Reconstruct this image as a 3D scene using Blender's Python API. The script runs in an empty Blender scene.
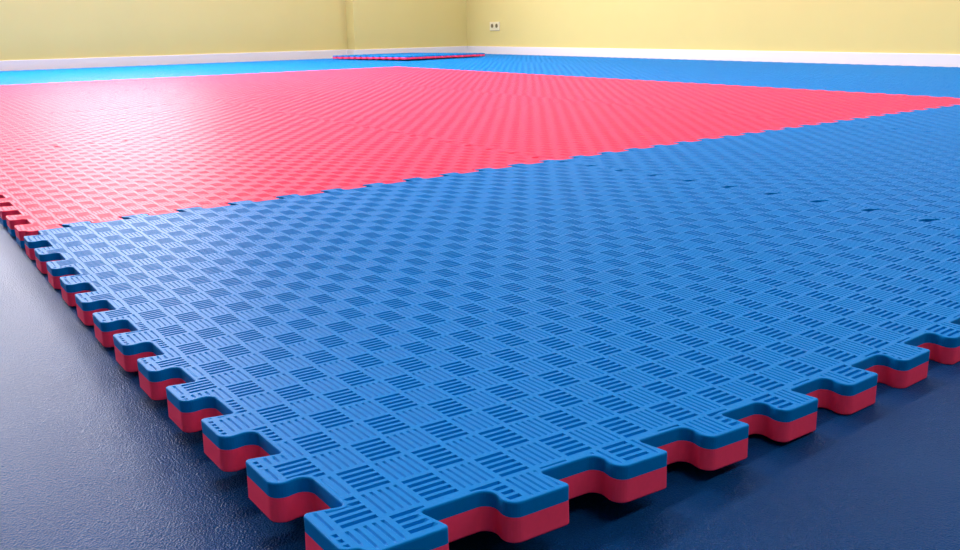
import bpy, math, time
import numpy as np
from mathutils import Vector
from mathutils.geometry import delaunay_2d_cdt

# ------------------------------------------------------------------ units
P = 1.0 / 12.0            # one tooth pitch of a 1 m puzzle mat, in metres
TH = 0.307                # mat thickness in pitches
C = bpy.context.scene.collection

# ------------------------------------------------------------------ camera
cam_d = bpy.data.cameras.new('camera')
cam = bpy.data.objects.new('camera', cam_d)
C.objects.link(cam)
cam.location = (-1.9048 * P, -3.8633 * P, (3.2776 + TH) * P)
cam.rotation_euler = (1.279532, 0.01538, -0.632094)
cam_d.sensor_width = 36.0
cam_d.lens = 832.04 / 960 * 36.0
cam_d.clip_start = 0.02
cam_d.clip_end = 60
bpy.context.scene.camera = cam

# ------------------------------------------------------------------ light and exposure
sc = bpy.context.scene
sc.view_settings.view_transform = 'Standard'
sc.view_settings.look = 'None'
sc.view_settings.gamma = 1.0
sc.view_settings.use_curve_mapping = False
sc.view_settings.exposure = 0.0

world = bpy.data.worlds.new('daylight')
sc.world = world
world.use_nodes = True
wb = world.node_tree.nodes['Background']
wb.inputs['Color'].default_value = (0.75, 0.86, 1.0, 1)
wb.inputs['Strength'].default_value = 1.0

X0, X1, Y0, Y1, ZC = -72 * P, 60.5 * P, -110 * P, 86 * P, 34 * P     # the room
WIN_BACK = [(-33, -17), (-11, 5), (11, 27)]                      # windows in the left back wall, x in pitches
WZ0, WZ1 = 12, 28


def area(name, loc, rot, sx, sy, power, col):
    l = bpy.data.lights.new(name, 'AREA')
    l.shape = 'RECTANGLE'
    l.size, l.size_y = sx, sy
    l.energy = power
    l.color = col
    o = bpy.data.objects.new(name, l)
    C.objects.link(o)
    o.location = loc
    o.rotation_euler = rot
    return o


# daylight entering through each window of the back wall
for a, b in WIN_BACK:
    area('window_daylight', ((a + b) / 2 * P, Y1 + 0.02, (WZ0 + WZ1) / 2 * P), (math.radians(-90), 0, 0),
         (b - a) * P * .94, (WZ1 - WZ0) * P * .94, 170, (1.0, 0.94, 0.98))
# fluorescent ceiling fixtures (their housings are built below)
LAMPS = [(x, y) for x in (4, 28, 50) for y in (-18, 22, 62)]  # front row (negative y) is added fill to brighten the mats' side faces
for x, y in LAMPS:
    area('ceiling_tube_light', (x * P, y * P, ZC - 0.075), (0, 0, 0), 1.15, 0.28, 19 if y < 0 else 30, (1.0, 0.97, 0.92))

# ------------------------------------------------------------------ materials


def mat_new(name):
    m = bpy.data.materials.new(name)
    m.use_nodes = True
    return m, m.node_tree, m.node_tree.nodes['Principled BSDF']


def plain(name, col, rough=.5, spec=.5, noise=0, nscale=40, bump=0):
    m, t, b = mat_new(name)
    b.inputs['Base Color'].default_value = (*col, 1)
    b.inputs['Roughness'].default_value = rough
    b.inputs['Specular IOR Level'].default_value = spec
    if noise or bump:
        tc = t.nodes.new('ShaderNodeTexCoord')
        n = t.nodes.new('ShaderNodeTexNoise')
        n.inputs['Scale'].default_value = nscale
        n.inputs['Detail'].default_value = 3
        t.links.new(tc.outputs['Object'], n.inputs['Vector'])
        if noise:
            mx = t.nodes.new('ShaderNodeMix')
            mx.data_type = 'RGBA'
            mx.inputs['A'].default_value = (*[c * (1 - noise) for c in col], 1)
            mx.inputs['B'].default_value = (*[min(1, c * (1 + noise)) for c in col], 1)
            t.links.new(n.outputs['Fac'], mx.inputs['Factor'])
            t.links.new(mx.outputs['Result'], b.inputs['Base Color'])
        if bump:
            bp = t.nodes.new('ShaderNodeBump')
            bp.inputs['Strength'].default_value = 1.0
            bp.inputs['Distance'].default_value = bump
            t.links.new(n.outputs['Fac'], bp.inputs['Height'])
            t.links.new(bp.outputs['Normal'], b.inputs['Normal'])
    return m


M_BLUE = plain('blue_foam', (0.0, 0.19, 0.565), .47, .035, .06, 300, .00012)
M_RED = plain('red_foam', (0.95, 0.06, 0.155), .47, .035, .05, 300, .00012)
M_WALL = plain('yellow_wall_paint', (0.64, 0.55, 0.22), .85, .2, .03, 3, .0004)
M_CEIL = plain('white_ceiling_paint', (0.8, 0.8, 0.78), .9, .2, .02, 4)
M_BASE = plain('white_skirting', (0.72, 0.70, 0.74), .45, .4, .02, 8)
M_WHITE = plain('cream_plastic', (0.70, 0.64, 0.42), .35, .5, .02, 30)
M_DARK = plain('dark_socket_hole', (0.16, 0.12, 0.05), .6, .3, .02, 30)


def floor_mat():
    m, t, b = mat_new('blue_vinyl_floor')
    tc = t.nodes.new('ShaderNodeTexCoord')
    v = t.nodes.new('ShaderNodeTexVoronoi')
    v.feature = 'SMOOTH_F1'
    v.inputs['Scale'].default_value = 850
    v.inputs['Smoothness'].default_value = .6
    n = t.nodes.new('ShaderNodeTexNoise')
    n.inputs['Scale'].default_value = 7
    n.inputs['Detail'].default_value = 4
    t.links.new(tc.outputs['Object'], v.inputs['Vector'])
    t.links.new(tc.outputs['Object'], n.inputs['Vector'])
    mx = t.nodes.new('ShaderNodeMix')
    mx.data_type = 'RGBA'
    mx.inputs['A'].default_value = (0.002, 0.040, 0.15, 1)
    mx.inputs['B'].default_value = (0.004, 0.060, 0.21, 1)
    t.links.new(n.outputs['Fac'], mx.inputs['Factor'])
    t.links.new(mx.outputs['Result'], b.inputs['Base Color'])
    bp = t.nodes.new('ShaderNodeBump')
    bp.inputs['Strength'].default_value = 1.0
    bp.inputs['Distance'].default_value = .0006
    t.links.new(v.outputs['Distance'], bp.inputs['Height'])
    t.links.new(bp.outputs['Normal'], b.inputs['Normal'])
    b.inputs['Roughness'].default_value = .34
    b.inputs['Specular IOR Level'].default_value = .055
    return m


M_FLOOR = floor_mat()


def emit(name, col, s):
    m, t, b = mat_new(name)
    b.inputs['Base Color'].default_value = (*col, 1)
    b.inputs['Emission Color'].default_value = (*col, 1)
    b.inputs['Emission Strength'].default_value = s
    return m


def glass_mat():
    m, t, b = mat_new('window_glass')
    b.inputs['Base Color'].default_value = (1, 1, 1, 1)
    b.inputs['Roughness'].default_value = 0.02
    b.inputs['Transmission Weight'].default_value = 1.0
    b.inputs['IOR'].default_value = 1.1
    return m


M_TUBE = emit('lamp_diffuser', (1.0, 0.97, 0.92), 4)
M_GLASS = glass_mat()

# ------------------------------------------------------------------ mesh helpers


class MB:
    def __init__(s):
        s.v, s.f = [], []

    def box(s, x0, y0, z0, x1, y1, z1):
        n = len(s.v)
        s.v += [(x0, y0, z0), (x1, y0, z0), (x1, y1, z0), (x0, y1, z0), (x0, y0, z1), (x1, y0, z1), (x1, y1, z1), (x0, y1, z1)]
        s.f += [tuple(n + i for i in q) for q in ((0, 3, 2, 1), (4, 5, 6, 7), (0, 1, 5, 4), (1, 2, 6, 5), (2, 3, 7, 6), (3, 0, 4, 7))]
        return s

    def disc_x(s, x, y, z, r, depth, n=20):
        """short cylinder whose axis runs along x"""
        k = len(s.v)
        for xx in (x, x + depth):
            for i in range(n):
                a = 2 * math.pi * i / n
                s.v.append((xx, y + r * math.cos(a), z + r * math.sin(a)))
        s.f.append(tuple(k + i for i in range(n))[::-1])
        s.f.append(tuple(k + n + i for i in range(n)))
        for i in range(n):
            j = (i + 1) % n
            s.f.append((k + i, k + j, k + n + j, k + n + i))
        return s

    def build(s, name, m, parent=None, bevel=0):
        me = bpy.data.meshes.new(name)
        me.from_pydata(s.v, [], s.f)
        me.materials.append(m)
        me.update()
        o = bpy.data.objects.new(name, me)
        C.objects.link(o)
        if parent:
            o.parent = parent
        if bevel:
            bv = o.modifiers.new('bevel', 'BEVEL')
            bv.width = bevel
            bv.segments = 3
        return o


def struct(o):
    o['kind'] = 'structure'
    return o


# ------------------------------------------------------------------ room
W = .12
struct(MB().box(X0 - W, Y0 - W, -.1, X1 + W, Y1 + .3, 0).build('floor', M_FLOOR))
struct(MB().box(X0 - W, Y0 - W, ZC, X1 + W, Y1 + .3, ZC + .1).build('ceiling', M_CEIL))
struct(MB().box(X1, Y0 - W, 0, X1 + W, Y1 + .3, ZC).build('wall_right', M_WALL))
struct(MB().box(X0 - W, Y0 - W, 0, X0, Y1 + .3, ZC).build('wall_left', M_WALL))
struct(MB().box(X0, Y0 - W, 0, X1, Y0, ZC).build('wall_front', M_WALL))
wb_ = MB()
xs = [X0]
for a, b in WIN_BACK:
    wb_.box(xs[-1], Y1, 0, a * P, Y1 + .3, ZC)
    wb_.box(a * P, Y1, 0, b * P, Y1 + .3, WZ0 * P)
    wb_.box(a * P, Y1, WZ1 * P, b * P, Y1 + .3, ZC)
    xs.append(b * P)
wb_.box(xs[-1], Y1, 0, X1, Y1 + .3, ZC)
struct(wb_.build('wall_back', M_WALL))
for k, (a, b) in enumerate(WIN_BACK):
    w_ = bpy.data.objects.new('window_%d' % (k + 1), None)
    C.objects.link(w_)
    w_.location = ((a + b) / 2 * P, Y1 + .16, WZ0 * P)
    struct(w_)
    hw, hh = (b - a) / 2 * P, (WZ1 - WZ0) * P
    f = MB()
    f.box(-hw, 0, 0, hw, .06, .05).box(-hw, 0, hh - .05, hw, .06, hh)
    f.box(-hw, 0, .05, -hw + .05, .06, hh - .05).box(hw - .05, 0, .05, hw, .06, hh - .05)
    f.box(-.025, 0, .05, .025, .06, hh - .05)
    f.build('window_frame', M_BASE, w_)
    MB().box(-hw + .05, .025, .05, -.025, .035, hh - .05).build('pane', M_GLASS, w_)
    MB().box(.025, .025, .05, hw - .05, .035, hh - .05).build('pane', M_GLASS, w_)

# shallow pier standing in the far corner
PX, PY = 44.8 * P, 84.15 * P
struct(MB().box(PX, PY, 0, X1, Y1, ZC).build('trim_1', M_WALL))
BH = (TH + .86) * P
BT = .18 * P


def skirting(name, x0, y0, x1, y1):
    b = MB()
    if abs(x1 - x0) > abs(y1 - y0):
        s = -1 if name != 'baseboard_front' else 1
        b.box(x0, min(y0, y0 + s * BT), 0, x1, max(y0, y0 + s * BT), BH)
    else:
        s = 1 if name == 'baseboard_left' else -1
        b.box(min(x0, x0 + s * BT), y0, 0, max(x0, x0 + s * BT), y1, BH)
    o = b.build(name, M_BASE, bevel=.003)
    return struct(o)


skirting('baseboard_back', X0 + BT, Y1, PX - BT, Y1)
skirting('baseboard_right', X1, Y0 + BT, X1, PY - BT)
skirting('baseboard_left', X0, Y0, X0, Y1)
skirting('baseboard_front', X0 + BT, Y0, X1, Y0)
pb = MB()
pb.box(PX - BT, PY - BT, 0, X1, PY, BH).box(PX - BT, PY, 0, PX, Y1, BH)
struct(pb.build('baseboard_pier', M_BASE, bevel=.003))

# ------------------------------------------------------------------ puzzle mat geometry (in pitches)
D = .136          # half depth of a tooth
CEN = .28         # centre of the first tooth along an edge


def fillet(pts, rads, seg=8):
    out = []
    n = len(pts)
    for i in range(n):
        p0, p1, p2 = np.array(pts[i - 1], float), np.array(pts[i], float), np.array(pts[(i + 1) % n], float)
        r = rads[i]
        a, b = p0 - p1, p2 - p1
        la, lb = np.linalg.norm(a), np.linalg.norm(b)
        a /= la
        b /= lb
        ang = math.acos(max(-1, min(1, float(a @ b))))
        if r <= 0 or ang > math.pi - .05:
            out.append(tuple(p1))
            continue
        t = min(r / math.tan(ang / 2), la * .46, lb * .46)
        r = t * math.tan(ang / 2)
        bis = (a + b) / np.linalg.norm(a + b)
        cc = p1 + bis * (r / math.sin(ang / 2))
        s, e = p1 + a * t, p1 + b * t
        a0 = math.atan2(*(s - cc)[::-1])
        a1 = math.atan2(*(e - cc)[::-1])
        da = (a1 - a0 + math.pi) % (2 * math.pi) - math.pi
        for k in range(seg + 1):
            q = a0 + da * k / seg
            out.append((cc[0] + r * math.cos(q), cc[1] + r * math.sin(q)))
    return out


def mat_outline():
    pts, rad = [], []
    # every tooth has a crisp side (higher coordinate) and a soft, rounded side
    CS, CR, IS, IR = .045, .11, .02, .085      # convex / concave corner radii, sharp and round
    # the notches have some slack where a neighbour's crisp corner sits
    wn, wr = .285, .225      # half width of a tooth at its nose and at its root

    def put(q, r):
        pts.append(q)
        rad.append(r)
    put((-.035, -.035), .03)
    for i in range(12):
        c = CEN + i
        if i == 0:
            put((.0, -D), CR)
        else:
            put((c - wr, D), IR)
            put((c - wn, -D), CR)
        put((c + wn, -D), CS)
        put((c + wr, D), IS)
    put((12 - D, D), .04)
    for i in range(12):
        c = CEN + i
        if i > 0:
            put((12 + D, c - wr), CR)
            put((12 - D, c - wn), IR)
        put((12 - D, c + wn - .02), .01)
        put((12 - D - .07, c + wn), .01)
        put((12 - D - .07, c + wn + .14), IS)
        put((12 - D + .12, c + wn + .11), IS)
        put((12 + D, c + wr), CS)
    put((12 + D, 12 - .04), .06)
    put((12 - .035, 12 - .035), .02)
    put((12 - .04, 12 + D), .06)
    for i in range(11, -1, -1):
        c = CEN + i
        put((c + wr, 12 + D), CS)
        put((c + wn + .08, 12 - D + .10), IS)
        put((c + wn + .11, 12 - D - .06), IS)
        put((c + wn, 12 - D - .06), .01)
        put((c + wn - .02, 12 - D), .01)
        if i > 0:
            put((c - wn, 12 - D), IR)
            put((c - wr, 12 + D), CR)
    put((D, 12 - D), .04)
    for i in range(11, -1, -1):
        c = CEN + i
        put((D, c + wr), IS)
        put((-D, c + wn), CS)
        if i > 0:
            put((-D, c - wn), CR)
            put((D, c - wr), IR)
        else:
            put((-D, .0), CR)
    o = np.array(fillet(pts, rad))
    keep = [k for k in range(len(o)) if np.linalg.norm(o[k] - o[k - 1]) > 1e-5]
    return o[keep]


def offset(o, d):
    """move a counter-clockwise outline inwards by d"""
    pr, nx = np.roll(o, 1, 0), np.roll(o, -1, 0)
    t1 = (o - pr) / np.linalg.norm(o - pr, axis=1)[:, None]
    t2 = (nx - o) / np.linalg.norm(nx - o, axis=1)[:, None]
    n = np.c_[-t1[:, 1], t1[:, 0]] + np.c_[-t2[:, 1], t2[:, 0]]
    n /= np.linalg.norm(n, axis=1)[:, None]
    return o + n * d


OUT = offset(mat_outline(), .006)
INN = offset(OUT, .012)
RIM = offset(INN, .02)
RIM2 = offset(INN, .055)

# woven groove pattern
CX, CY = .3077, .3725
GX0, GY0 = .43 - 1.5 * CX, .4025 - 1.5 * CY
DEP, DEPY = .021, .0115        # lengthwise grooves shaped shallower to imitate their fainter shading
XHW, YHW = .0215, .0135   # half widths of the grooves


def cell_grooves(i, j):
    """rectangles (outer, inner) of the five grooves of cell i, j"""
    x, y = GX0 + i * CX, GY0 + j * CY
    r = []
    # cell (i=1, j=1) starts at (.26, .226) and runs across; odd sums have grooves along x
    if (i + j) % 2 == 1 - PAR:
        for k in range(5):
            yc = y + CY * (k + .5) / 5
            r.append((x + .028, yc - .0215, x + CX - .028, yc + .0215))
    else:
        for k in range(5):
            xc = x + CX * (k + .5) / 5
            r.append((xc - .0135, y + .03, xc + .0135, y + CY - .03))
    return r


PAR = 0
SL = .010


def add_rects(rs, V, E, F=None):
    for x0, y0, x1, y1 in rs:
        for m in (0, SL):
            n = len(V)
            V += [(x0 + m, y0 + m), (x1 - m, y0 + m), (x1 - m, y1 - m), (x0 + m, y1 - m)]
            E += [(n, n + 1), (n + 1, n + 2), (n + 2, n + 3), (n + 3, n)]


def groove_depth(v):
    x, y = v[:, 0], v[:, 1]
    i = np.floor((x - GX0) / CX)
    j = np.floor((y - GY0) / CY)
    u, w = x - GX0 - i * CX, y - GY0 - j * CY
    par = ((i + j) % 2) == 1 - PAR
    ya = np.abs((w / CY * 5) % 1 - .5) * CY / 5
    da = np.minimum(XHW - ya, np.minimum(u - .028, CX - .028 - u))
    xa = np.abs((u / CX * 5) % 1 - .5) * CX / 5
    db = np.minimum(YHW - xa, np.minimum(w - .03, CY - .03 - w))
    d = np.where(par, da, db)
    return -np.where(par, DEP, DEPY) * np.clip(d / SL, 0, 1)


def cdt(V, E):
    r = delaunay_2d_cdt([Vector(v) for v in V], E, [], 0, 1e-6)
    return np.array([tuple(v) for v in r[0]]), [tuple(f) for f in r[2]]


def pip(q, poly):
    x, y = q[:, 0][:, None], q[:, 1][:, None]
    a, b = poly, np.roll(poly, -1, 0)
    c = ((a[:, 1] > y) != (b[:, 1] > y))
    with np.errstate(divide='ignore', invalid='ignore'):
        xi = (b[:, 0] - a[:, 0]) * (y - a[:, 1]) / (b[:, 1] - a[:, 1]) + a[:, 0]
    return (np.sum(c & (x < xi), 1) % 2) == 1


def top_surface():
    allv, allt = [], []
    n = 0
    # whole cells strictly inside
    I0 = int(math.ceil((D + .05 - GX0) / CX))
    I1 = int(math.floor((12 - D - .05 - GX0) / CX))
    J0 = int(math.ceil((D + .05 - GY0) / CY))
    J1 = int(math.floor((12 - D - .05 - GY0) / CY))
    proto = {}
    for par in (0, 1):
        i, j = I0 + ((I0 + J0 + par) % 2), J0
        x, y = GX0 + i * CX, GY0 + j * CY
        V = [(x, y), (x + CX, y), (x + CX, y + CY), (x, y + CY)]
        E = [(0, 1), (1, 2), (2, 3), (3, 0)]
        add_rects(cell_grooves(i, j), V, E)
        v, f = cdt(V, E)
        proto[(i + j) % 2] = (v - np.array([x, y]), np.array(f))
    for i in range(I0, I1):
        for j in range(J0, J1):
            v, f = proto[(i + j) % 2]
            allv.append(v + np.array([GX0 + i * CX, GY0 + j * CY]))
            allt.append(f + n)
            n += len(v)
    # ring between the whole cells and the toothed outline
    V = [tuple(q) for q in INN]
    E = [(k, (k + 1) % len(V)) for k in range(len(V))]
    bx0, bx1, by0, by1 = GX0 + I0 * CX, GX0 + I1 * CX, GY0 + J0 * CY, GY0 + J1 * CY
    ring = [(GX0 + i * CX, by0) for i in range(I0, I1)] + [(bx1, GY0 + j * CY) for j in range(J0, J1)] + \
           [(GX0 + i * CX, by1) for i in range(I1, I0, -1)] + [(bx0, GY0 + j * CY) for j in range(J1, J0, -1)]
    k1 = len(V)
    V += [tuple(q) for q in RIM]
    E += [(k1 + k, k1 + (k + 1) % len(RIM)) for k in range(len(RIM))]
    k1 = len(V)
    V += [tuple(q) for q in RIM2]
    E += [(k1 + k, k1 + (k + 1) % len(RIM2)) for k in range(len(RIM2))]
    k0 = len(V)
    V += ring
    E += [(k0 + k, k0 + (k + 1) % len(ring)) for k in range(len(ring))]
    for i in range(-2, I1 + 4):
        for j in range(-2, J1 + 4):
            if I0 <= i < I1 and J0 <= j < J1:
                continue
            rs = cell_grooves(i, j)
            rs = [q for q in rs if q[2] > -D - .05 and q[0] < 12 + D + .05 and q[3] > -D - .05 and q[1] < 12 + D + .05]
            add_rects(rs, V, E)
    v, f = cdt(V, E)
    f = np.array(f)
    c = v[f].mean(1)
    inblk = (c[:, 0] > bx0) & (c[:, 0] < bx1) & (c[:, 1] > by0) & (c[:, 1] < by1)
    f = f[pip(c, INN) & ~inblk]
    allv.append(v)
    allt.append(f + n)
    v, f = np.concatenate(allv), np.concatenate(allt)
    # weld
    key = np.round(v * 1e5).astype(np.int64)
    _, first, inv = np.unique(key, axis=0, return_index=True, return_inverse=True)
    inv = inv.ravel()
    v = v[first]
    f = inv[f]
    f = f[(f[:, 0] != f[:, 1]) & (f[:, 1] != f[:, 2]) & (f[:, 0] != f[:, 2])]
    z = groove_depth(v)
    # consistent winding
    a, b, c = v[f[:, 0]], v[f[:, 1]], v[f[:, 2]]
    s = (b[:, 0] - a[:, 0]) * (c[:, 1] - a[:, 1]) - (b[:, 1] - a[:, 1]) * (c[:, 0] - a[:, 0])
    f[s < 0] = f[s < 0][:, ::-1]
    f = f[np.abs(s) > 1e-12]
    used = np.unique(f)
    m = -np.ones(len(v), int)
    m[used] = np.arange(len(used))
    v, z, f = v[used], z[used], m[f]
    # boundary edges
    e = np.concatenate([f[:, [0, 1]], f[:, [1, 2]], f[:, [2, 0]]])
    es = set(map(tuple, e.tolist()))
    be = [q for q in es if (q[1], q[0]) not in es]
    # grooves run out softly at the cut rim
    near = np.where((v[:, 0] < .5) | (v[:, 1] < .5) | (v[:, 0] > 11.5) | (v[:, 1] > 11.5))[0]
    a, b = INN, np.roll(INN, -1, 0)
    ab = b - a
    for q in np.array_split(near, 20):
        w = v[q][:, None, :] - a[None]
        t = np.clip((w * ab).sum(2) / (ab * ab).sum(1), 0, 1)
        dist = np.sqrt(((w - ab * t[..., None]) ** 2).sum(2)).min(1)
        z[q] *= np.clip((dist - .019) / .034, 0, 1)
    return v, z, f, be


t0 = time.time()
TV, TZ, TF, TB = top_surface()
print('mat top', len(TV), len(TF), len(TB), round(time.time() - t0, 1), 's')

# gentle curl of the foam: heights (pitches) on a grid of the first mats
KX = [0, 2, 4, 6, 8, 12, 24]
HG = np.array([[0.3576, 0.2414, 0.1188, 0.0518, 0.0245, 0.0294, 0], [0.2106, 0.1387, 0.0815, 0.0443, 0.0256, 0.0188, 0],
               [0.0541, 0.0598, 0.0534, 0.0402, 0.0263, 0.0044, 0], [0, 0.0278, 0.0439, 0.0434, 0.0311, 0, 0],
               [0.0089, 0.0372, 0.0555, 0.0559, 0.0417, 0, 0], [0.0477, 0.0884, 0.1022, 0.0882, 0.068, 0, 0],
               [0, 0, 0, 0, 0, 0, 0]])


def spline(xk, yk, xq):
    """natural cubic spline along axis 0, extended as straight lines"""
    xk = np.array(xk, float)
    n = len(xk)
    h = np.diff(xk)
    A = np.eye(n)
    B = np.zeros((n,) + yk.shape[1:])
    for i in range(1, n - 1):
        A[i, i - 1], A[i, i], A[i, i + 1] = h[i - 1], 2 * (h[i - 1] + h[i]), h[i]
        B[i] = 6 * ((yk[i + 1] - yk[i]) / h[i] - (yk[i] - yk[i - 1]) / h[i - 1])
    M = np.linalg.solve(A, B.reshape(n, -1)).reshape(B.shape)
    out = []
    for x in xq:
        xc = min(max(x, xk[0]), xk[-1])
        i = min(max(int(np.searchsorted(xk, xc, side='right')) - 1, 0), n - 2)
        a, b = (xk[i + 1] - xc) / h[i], (xc - xk[i]) / h[i]
        val = a * yk[i] + b * yk[i + 1] + ((a ** 3 - a) * M[i] + (b ** 3 - b) * M[i + 1]) * h[i] ** 2 / 6
        if x < xk[0]:
            sl = (yk[1] - yk[0]) / h[0] - h[0] * (2 * M[0] + M[1]) / 6
            val = val + sl * (x - xk[0])
        out.append(val)
    return np.array(out)


GS = .25
gq = np.arange(-.5, 24.76, GS)
HT = spline(KX, HG, gq)                      # along x
HT = spline(KX, HT.T, gq).T                  # along y
HT = np.maximum(HT, 0)


def lift(x, y):
    u = np.clip((x + .5) / GS, 0, len(gq) - 1.001)
    w = np.clip((y + .5) / GS, 0, len(gq) - 1.001)
    i, j = u.astype(int), w.astype(int)
    s, t = u - i, w - j
    r = HT[i, j] * (1 - s) * (1 - t) + HT[i + 1, j] * s * (1 - t) + HT[i, j + 1] * (1 - s) * t + HT[i + 1, j + 1] * s * t
    return np.where((x > 24) | (y > 24), 0, r)


def make_mesh(name, v, faces_tri, quads, extra, m):
    me = bpy.data.meshes.new(name)
    me.from_pydata(v.tolist(), [], faces_tri.tolist() + quads + extra)
    me.materials.append(m)
    me.update()
    return me


def top_layer_mesh(name, m, depth, col=None, row=None):
    """patterned upper foam layer with the toothed outline, depth in pitches"""
    ox, oy = (12 * col, 12 * row) if col is not None else (0, 0)
    nb = sorted(set(q[0] for q in TB))
    idx = {k: n for n, k in enumerate(nb)}
    nxt = {a: b for a, b in TB}
    prv = {b: a for a, b in TB}
    n = len(TV)
    nbv = np.array([TV[k] for k in nb])
    tn = np.array([TV[nxt[k]] - TV[k] for k in nb])
    tp = np.array([TV[k] - TV[prv[k]] for k in nb])
    tn /= np.linalg.norm(tn, axis=1)[:, None]
    tp /= np.linalg.norm(tp, axis=1)[:, None]
    nr = np.c_[tn[:, 1], -tn[:, 0]] + np.c_[tp[:, 1], -tp[:, 0]]
    nr /= np.maximum(np.linalg.norm(nr, axis=1)[:, None], 1e-6)
    outer = nbv + nr * .012
    L = [np.c_[TV, TZ]]
    L.append(np.c_[nbv + nr * .008, np.minimum(TZ[nb], -.004)])
    L.append(np.c_[outer, np.minimum(TZ[nb], -.014)])
    L.append(np.c_[outer, np.full(len(nb), -depth)])
    v = np.concatenate(L)
    q = []
    k = len(nb)
    for a, b in TB:
        ia, ib = idx[a], idx[b]
        q.append((b, a, n + ia, n + ib))
        q.append((n + ib, n + ia, n + k + ia, n + k + ib))
        q.append((n + k + ib, n + k + ia, n + 2 * k + ia, n + 2 * k + ib))
    if col is not None:
        v[:, 2] += lift(v[:, 0] + ox, v[:, 1] + oy)
    v[:, 2] += TH
    return make_mesh(name, v * P, TF, q, [], m)


def grid_inside(poly, step):
    g = np.arange(.5, 12, step)
    return [(float(a), float(b)) for a in g for b in g if .3 < a < 11.7 and .3 < b < 11.7]


def base_layer_mesh(name, m, depth, col=None, row=None):
    """plain lower foam layer, from the floor up to the colour change"""
    ox, oy = (12 * col, 12 * row) if col is not None else (0, 0)
    V = [tuple(q) for q in OUT]
    n = len(V)
    E = [(k, (k + 1) % n) for k in range(n)]
    v, f = cdt(V + grid_inside(OUT, 1.0), E)
    f = np.array(f)
    f = f[pip(v[f].mean(1), OUT)]
    a, b, c = v[f[:, 0]], v[f[:, 1]], v[f[:, 2]]
    s = (b[:, 0] - a[:, 0]) * (c[:, 1] - a[:, 1]) - (b[:, 1] - a[:, 1]) * (c[:, 0] - a[:, 0])
    f[s < 0] = f[s < 0][:, ::-1]
    e = np.concatenate([f[:, [0, 1]], f[:, [1, 2]], f[:, [2, 0]]])
    es = set(map(tuple, e.tolist()))
    be = [q for q in es if (q[1], q[0]) not in es]
    N = len(v)
    bot, mid = np.c_[v, np.full(N, 0.0)], np.c_[v, np.full(N, TH - depth)]
    lip = np.c_[v, np.full(N, .012)]
    flare = np.c_[offset(OUT, -.006), np.full(n, .012)]
    vv = np.concatenate([bot, mid, lip])
    vv[2 * N:2 * N + n] = flare
    q = []
    for a, b in be:
        q.append((a, b, 2 * N + b, 2 * N + a))
        q.append((2 * N + a, 2 * N + b, N + b, N + a))
    if col is not None:
        vv[:, 2] += lift(vv[:, 0] + ox, vv[:, 1] + oy)
    faces = np.concatenate([f[:, ::-1], f + N])
    return make_mesh(name, vv * P, faces, q, [], m)


DB, DR = .115, .17       # thickness of the upper layer on blue-up and red-up mats
MESH = {}


def mat_meshes(colour, key=None):
    k = (colour, key)
    if k not in MESH:
        c, r = key if key else (None, None)
        if colour == 'blue':
            MESH[k] = (top_layer_mesh('blue_layer', M_BLUE, DB, c, r), base_layer_mesh('red_layer', M_RED, DB, c, r))
        else:
            MESH[k] = (top_layer_mesh('red_layer', M_RED, DR, c, r), base_layer_mesh('blue_layer', M_BLUE, DR, c, r))
    return MESH[k]


def puzzle_mat(colour, loc, label, group, key=None, rot=(0, 0, 0)):
    t = bpy.data.objects.new('puzzle_mat', None)
    C.objects.link(t)
    t.location = loc
    t.rotation_euler = rot
    t.empty_display_size = .05
    t['label'] = label
    t['category'] = 'mat'
    t['group'] = group
    a, b = mat_meshes(colour, key)
    for me, nm in ((a, 'patterned_top_layer'), (b, 'underside_layer')):
        o = bpy.data.objects.new(nm, me)
        C.objects.link(o)
        o.parent = t
        other = {'blue': 'red', 'red': 'blue'}[colour]
        o['label'] = ('%s upper foam layer with woven groove pattern' % colour) if me is a else ('plain %s lower foam layer' % other)
    return t


LABELS = {
    (0, 0): 'large blue mat nearest the camera, its front corner curled up at the bottom edge',
    (1, 0): 'blue mat at right, directly right of the big front corner mat',
    (2, 0): 'blue mat of the front row farthest right, only just in view',
    (3, 1): 'blue mat at the right just in front of the red field tip',
    (4, 1): 'blue mat farthest right in front, touching the right wall skirting',
}
REDROW = ['nearest row touching blue', 'second row from the front', 'third row from the front', 'farthest row']
REDCOL = ['left column', 'middle column', 'right column']
BACK = ['left edge column', 'second column from left', 'middle column', 'second column from right wall', 'touching the right wall']


def colour_of(c, r):
    return 'red' if (c <= 2 and 1 <= r <= 4) else 'blue'


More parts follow.
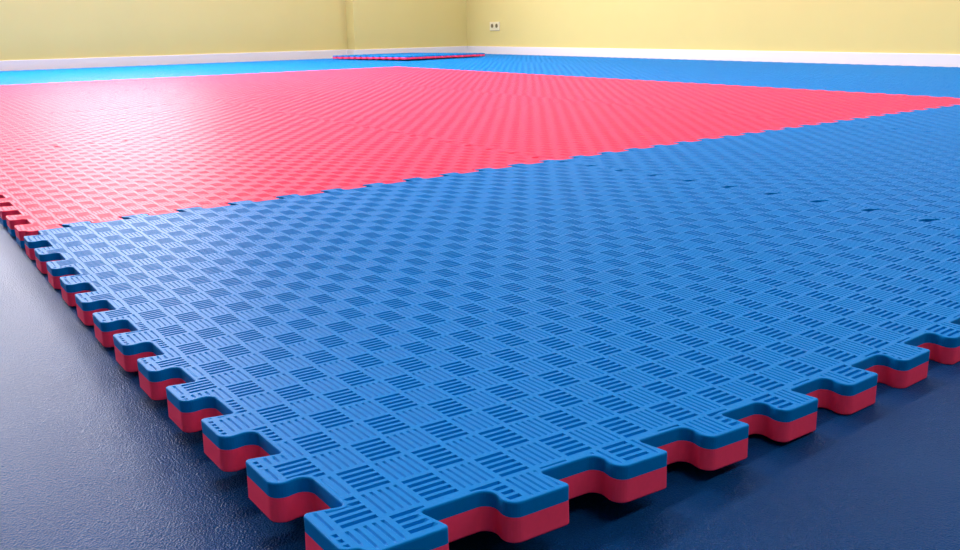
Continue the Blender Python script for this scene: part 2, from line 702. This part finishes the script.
for r in range(7):
    for c in range(5):
        if r == 0 and c > 2:
            continue
        col = colour_of(c, r)
        if col == 'red':
            lab = 'red mat of the centre field, %s, %s' % (REDCOL[c], REDROW[r - 1])
            grp = 'red puzzle mats of the centre field'
        else:
            grp = 'blue puzzle mats of the border'
            lab = LABELS.get((c, r))
            if lab is None and c >= 3 and r <= 4:
                lab = 'blue mat %s, level with %s row of red' % (
                    ['bordering the red field', 'touching the right wall'][c - 3],
                    ['first', 'second', 'third', 'farthest'][r - 1])
            elif lab is None:
                lab = 'blue mat %s, %s' % (['just behind the red field', 'along the back wall'][r - 5], BACK[c])
        key = (c, r) if (c <= 1 and r <= 1) else None
        puzzle_mat(col, (12 * c * P, 12 * r * P, 0), lab, grp, key)

LX, LY, LR = 42.6, 69.4, 11.5
# loose mat left lying on top of the others in front of the pier
o = puzzle_mat('blue', (LX * P, LY * P, (TH + .012 + .15) * P),
               'single loose blue mat lying on top of the floor mats before the far corner', 'loose mats', None, (-.0063, .0063, math.radians(LR)))
del o['group']

# ------------------------------------------------------------------ wall socket
so = bpy.data.objects.new('wall_socket', None)
C.objects.link(so)
so.location = (X1, 78.3 * P, (3.18 + TH) * P)
so['label'] = 'cream double power socket on the yellow wall right of the corner'
so['category'] = 'socket'
MB().box(-.010, -.079, -.042, 0, .079, .042).build('cover_plate', M_WHITE, so, bevel=.004)
for s in (-1, 1):
    ring = MB().disc_x(-.0115, s * .036, 0.004, .0245, .003, 28).build('socket_insert', M_WHITE, so)
    MB().disc_x(-.0125, s * .036, .004, .0195, .0025, 28).build('socket_recess', M_DARK, ring)

# ------------------------------------------------------------------ ceiling lamps
for n, (x, y) in enumerate(LAMPS):
    t = bpy.data.objects.new('ceiling_lamp', None)
    C.objects.link(t)
    t.location = (x * P, y * P, ZC)
    t['label'] = 'long white rectangular ceiling lamp, out of view'
    t['category'] = 'ceiling lamp'
    t['group'] = 'ceiling lamps'
    MB().box(-.62, -.16, -.05, .62, .16, 0).build('lamp_housing', M_BASE, t, bevel=.006)
    MB().box(-.58, -.14, -.066, .58, .14, -.05).build('lamp_diffuser', M_TUBE, t)
print('built', round(time.time() - t0, 1), 's')
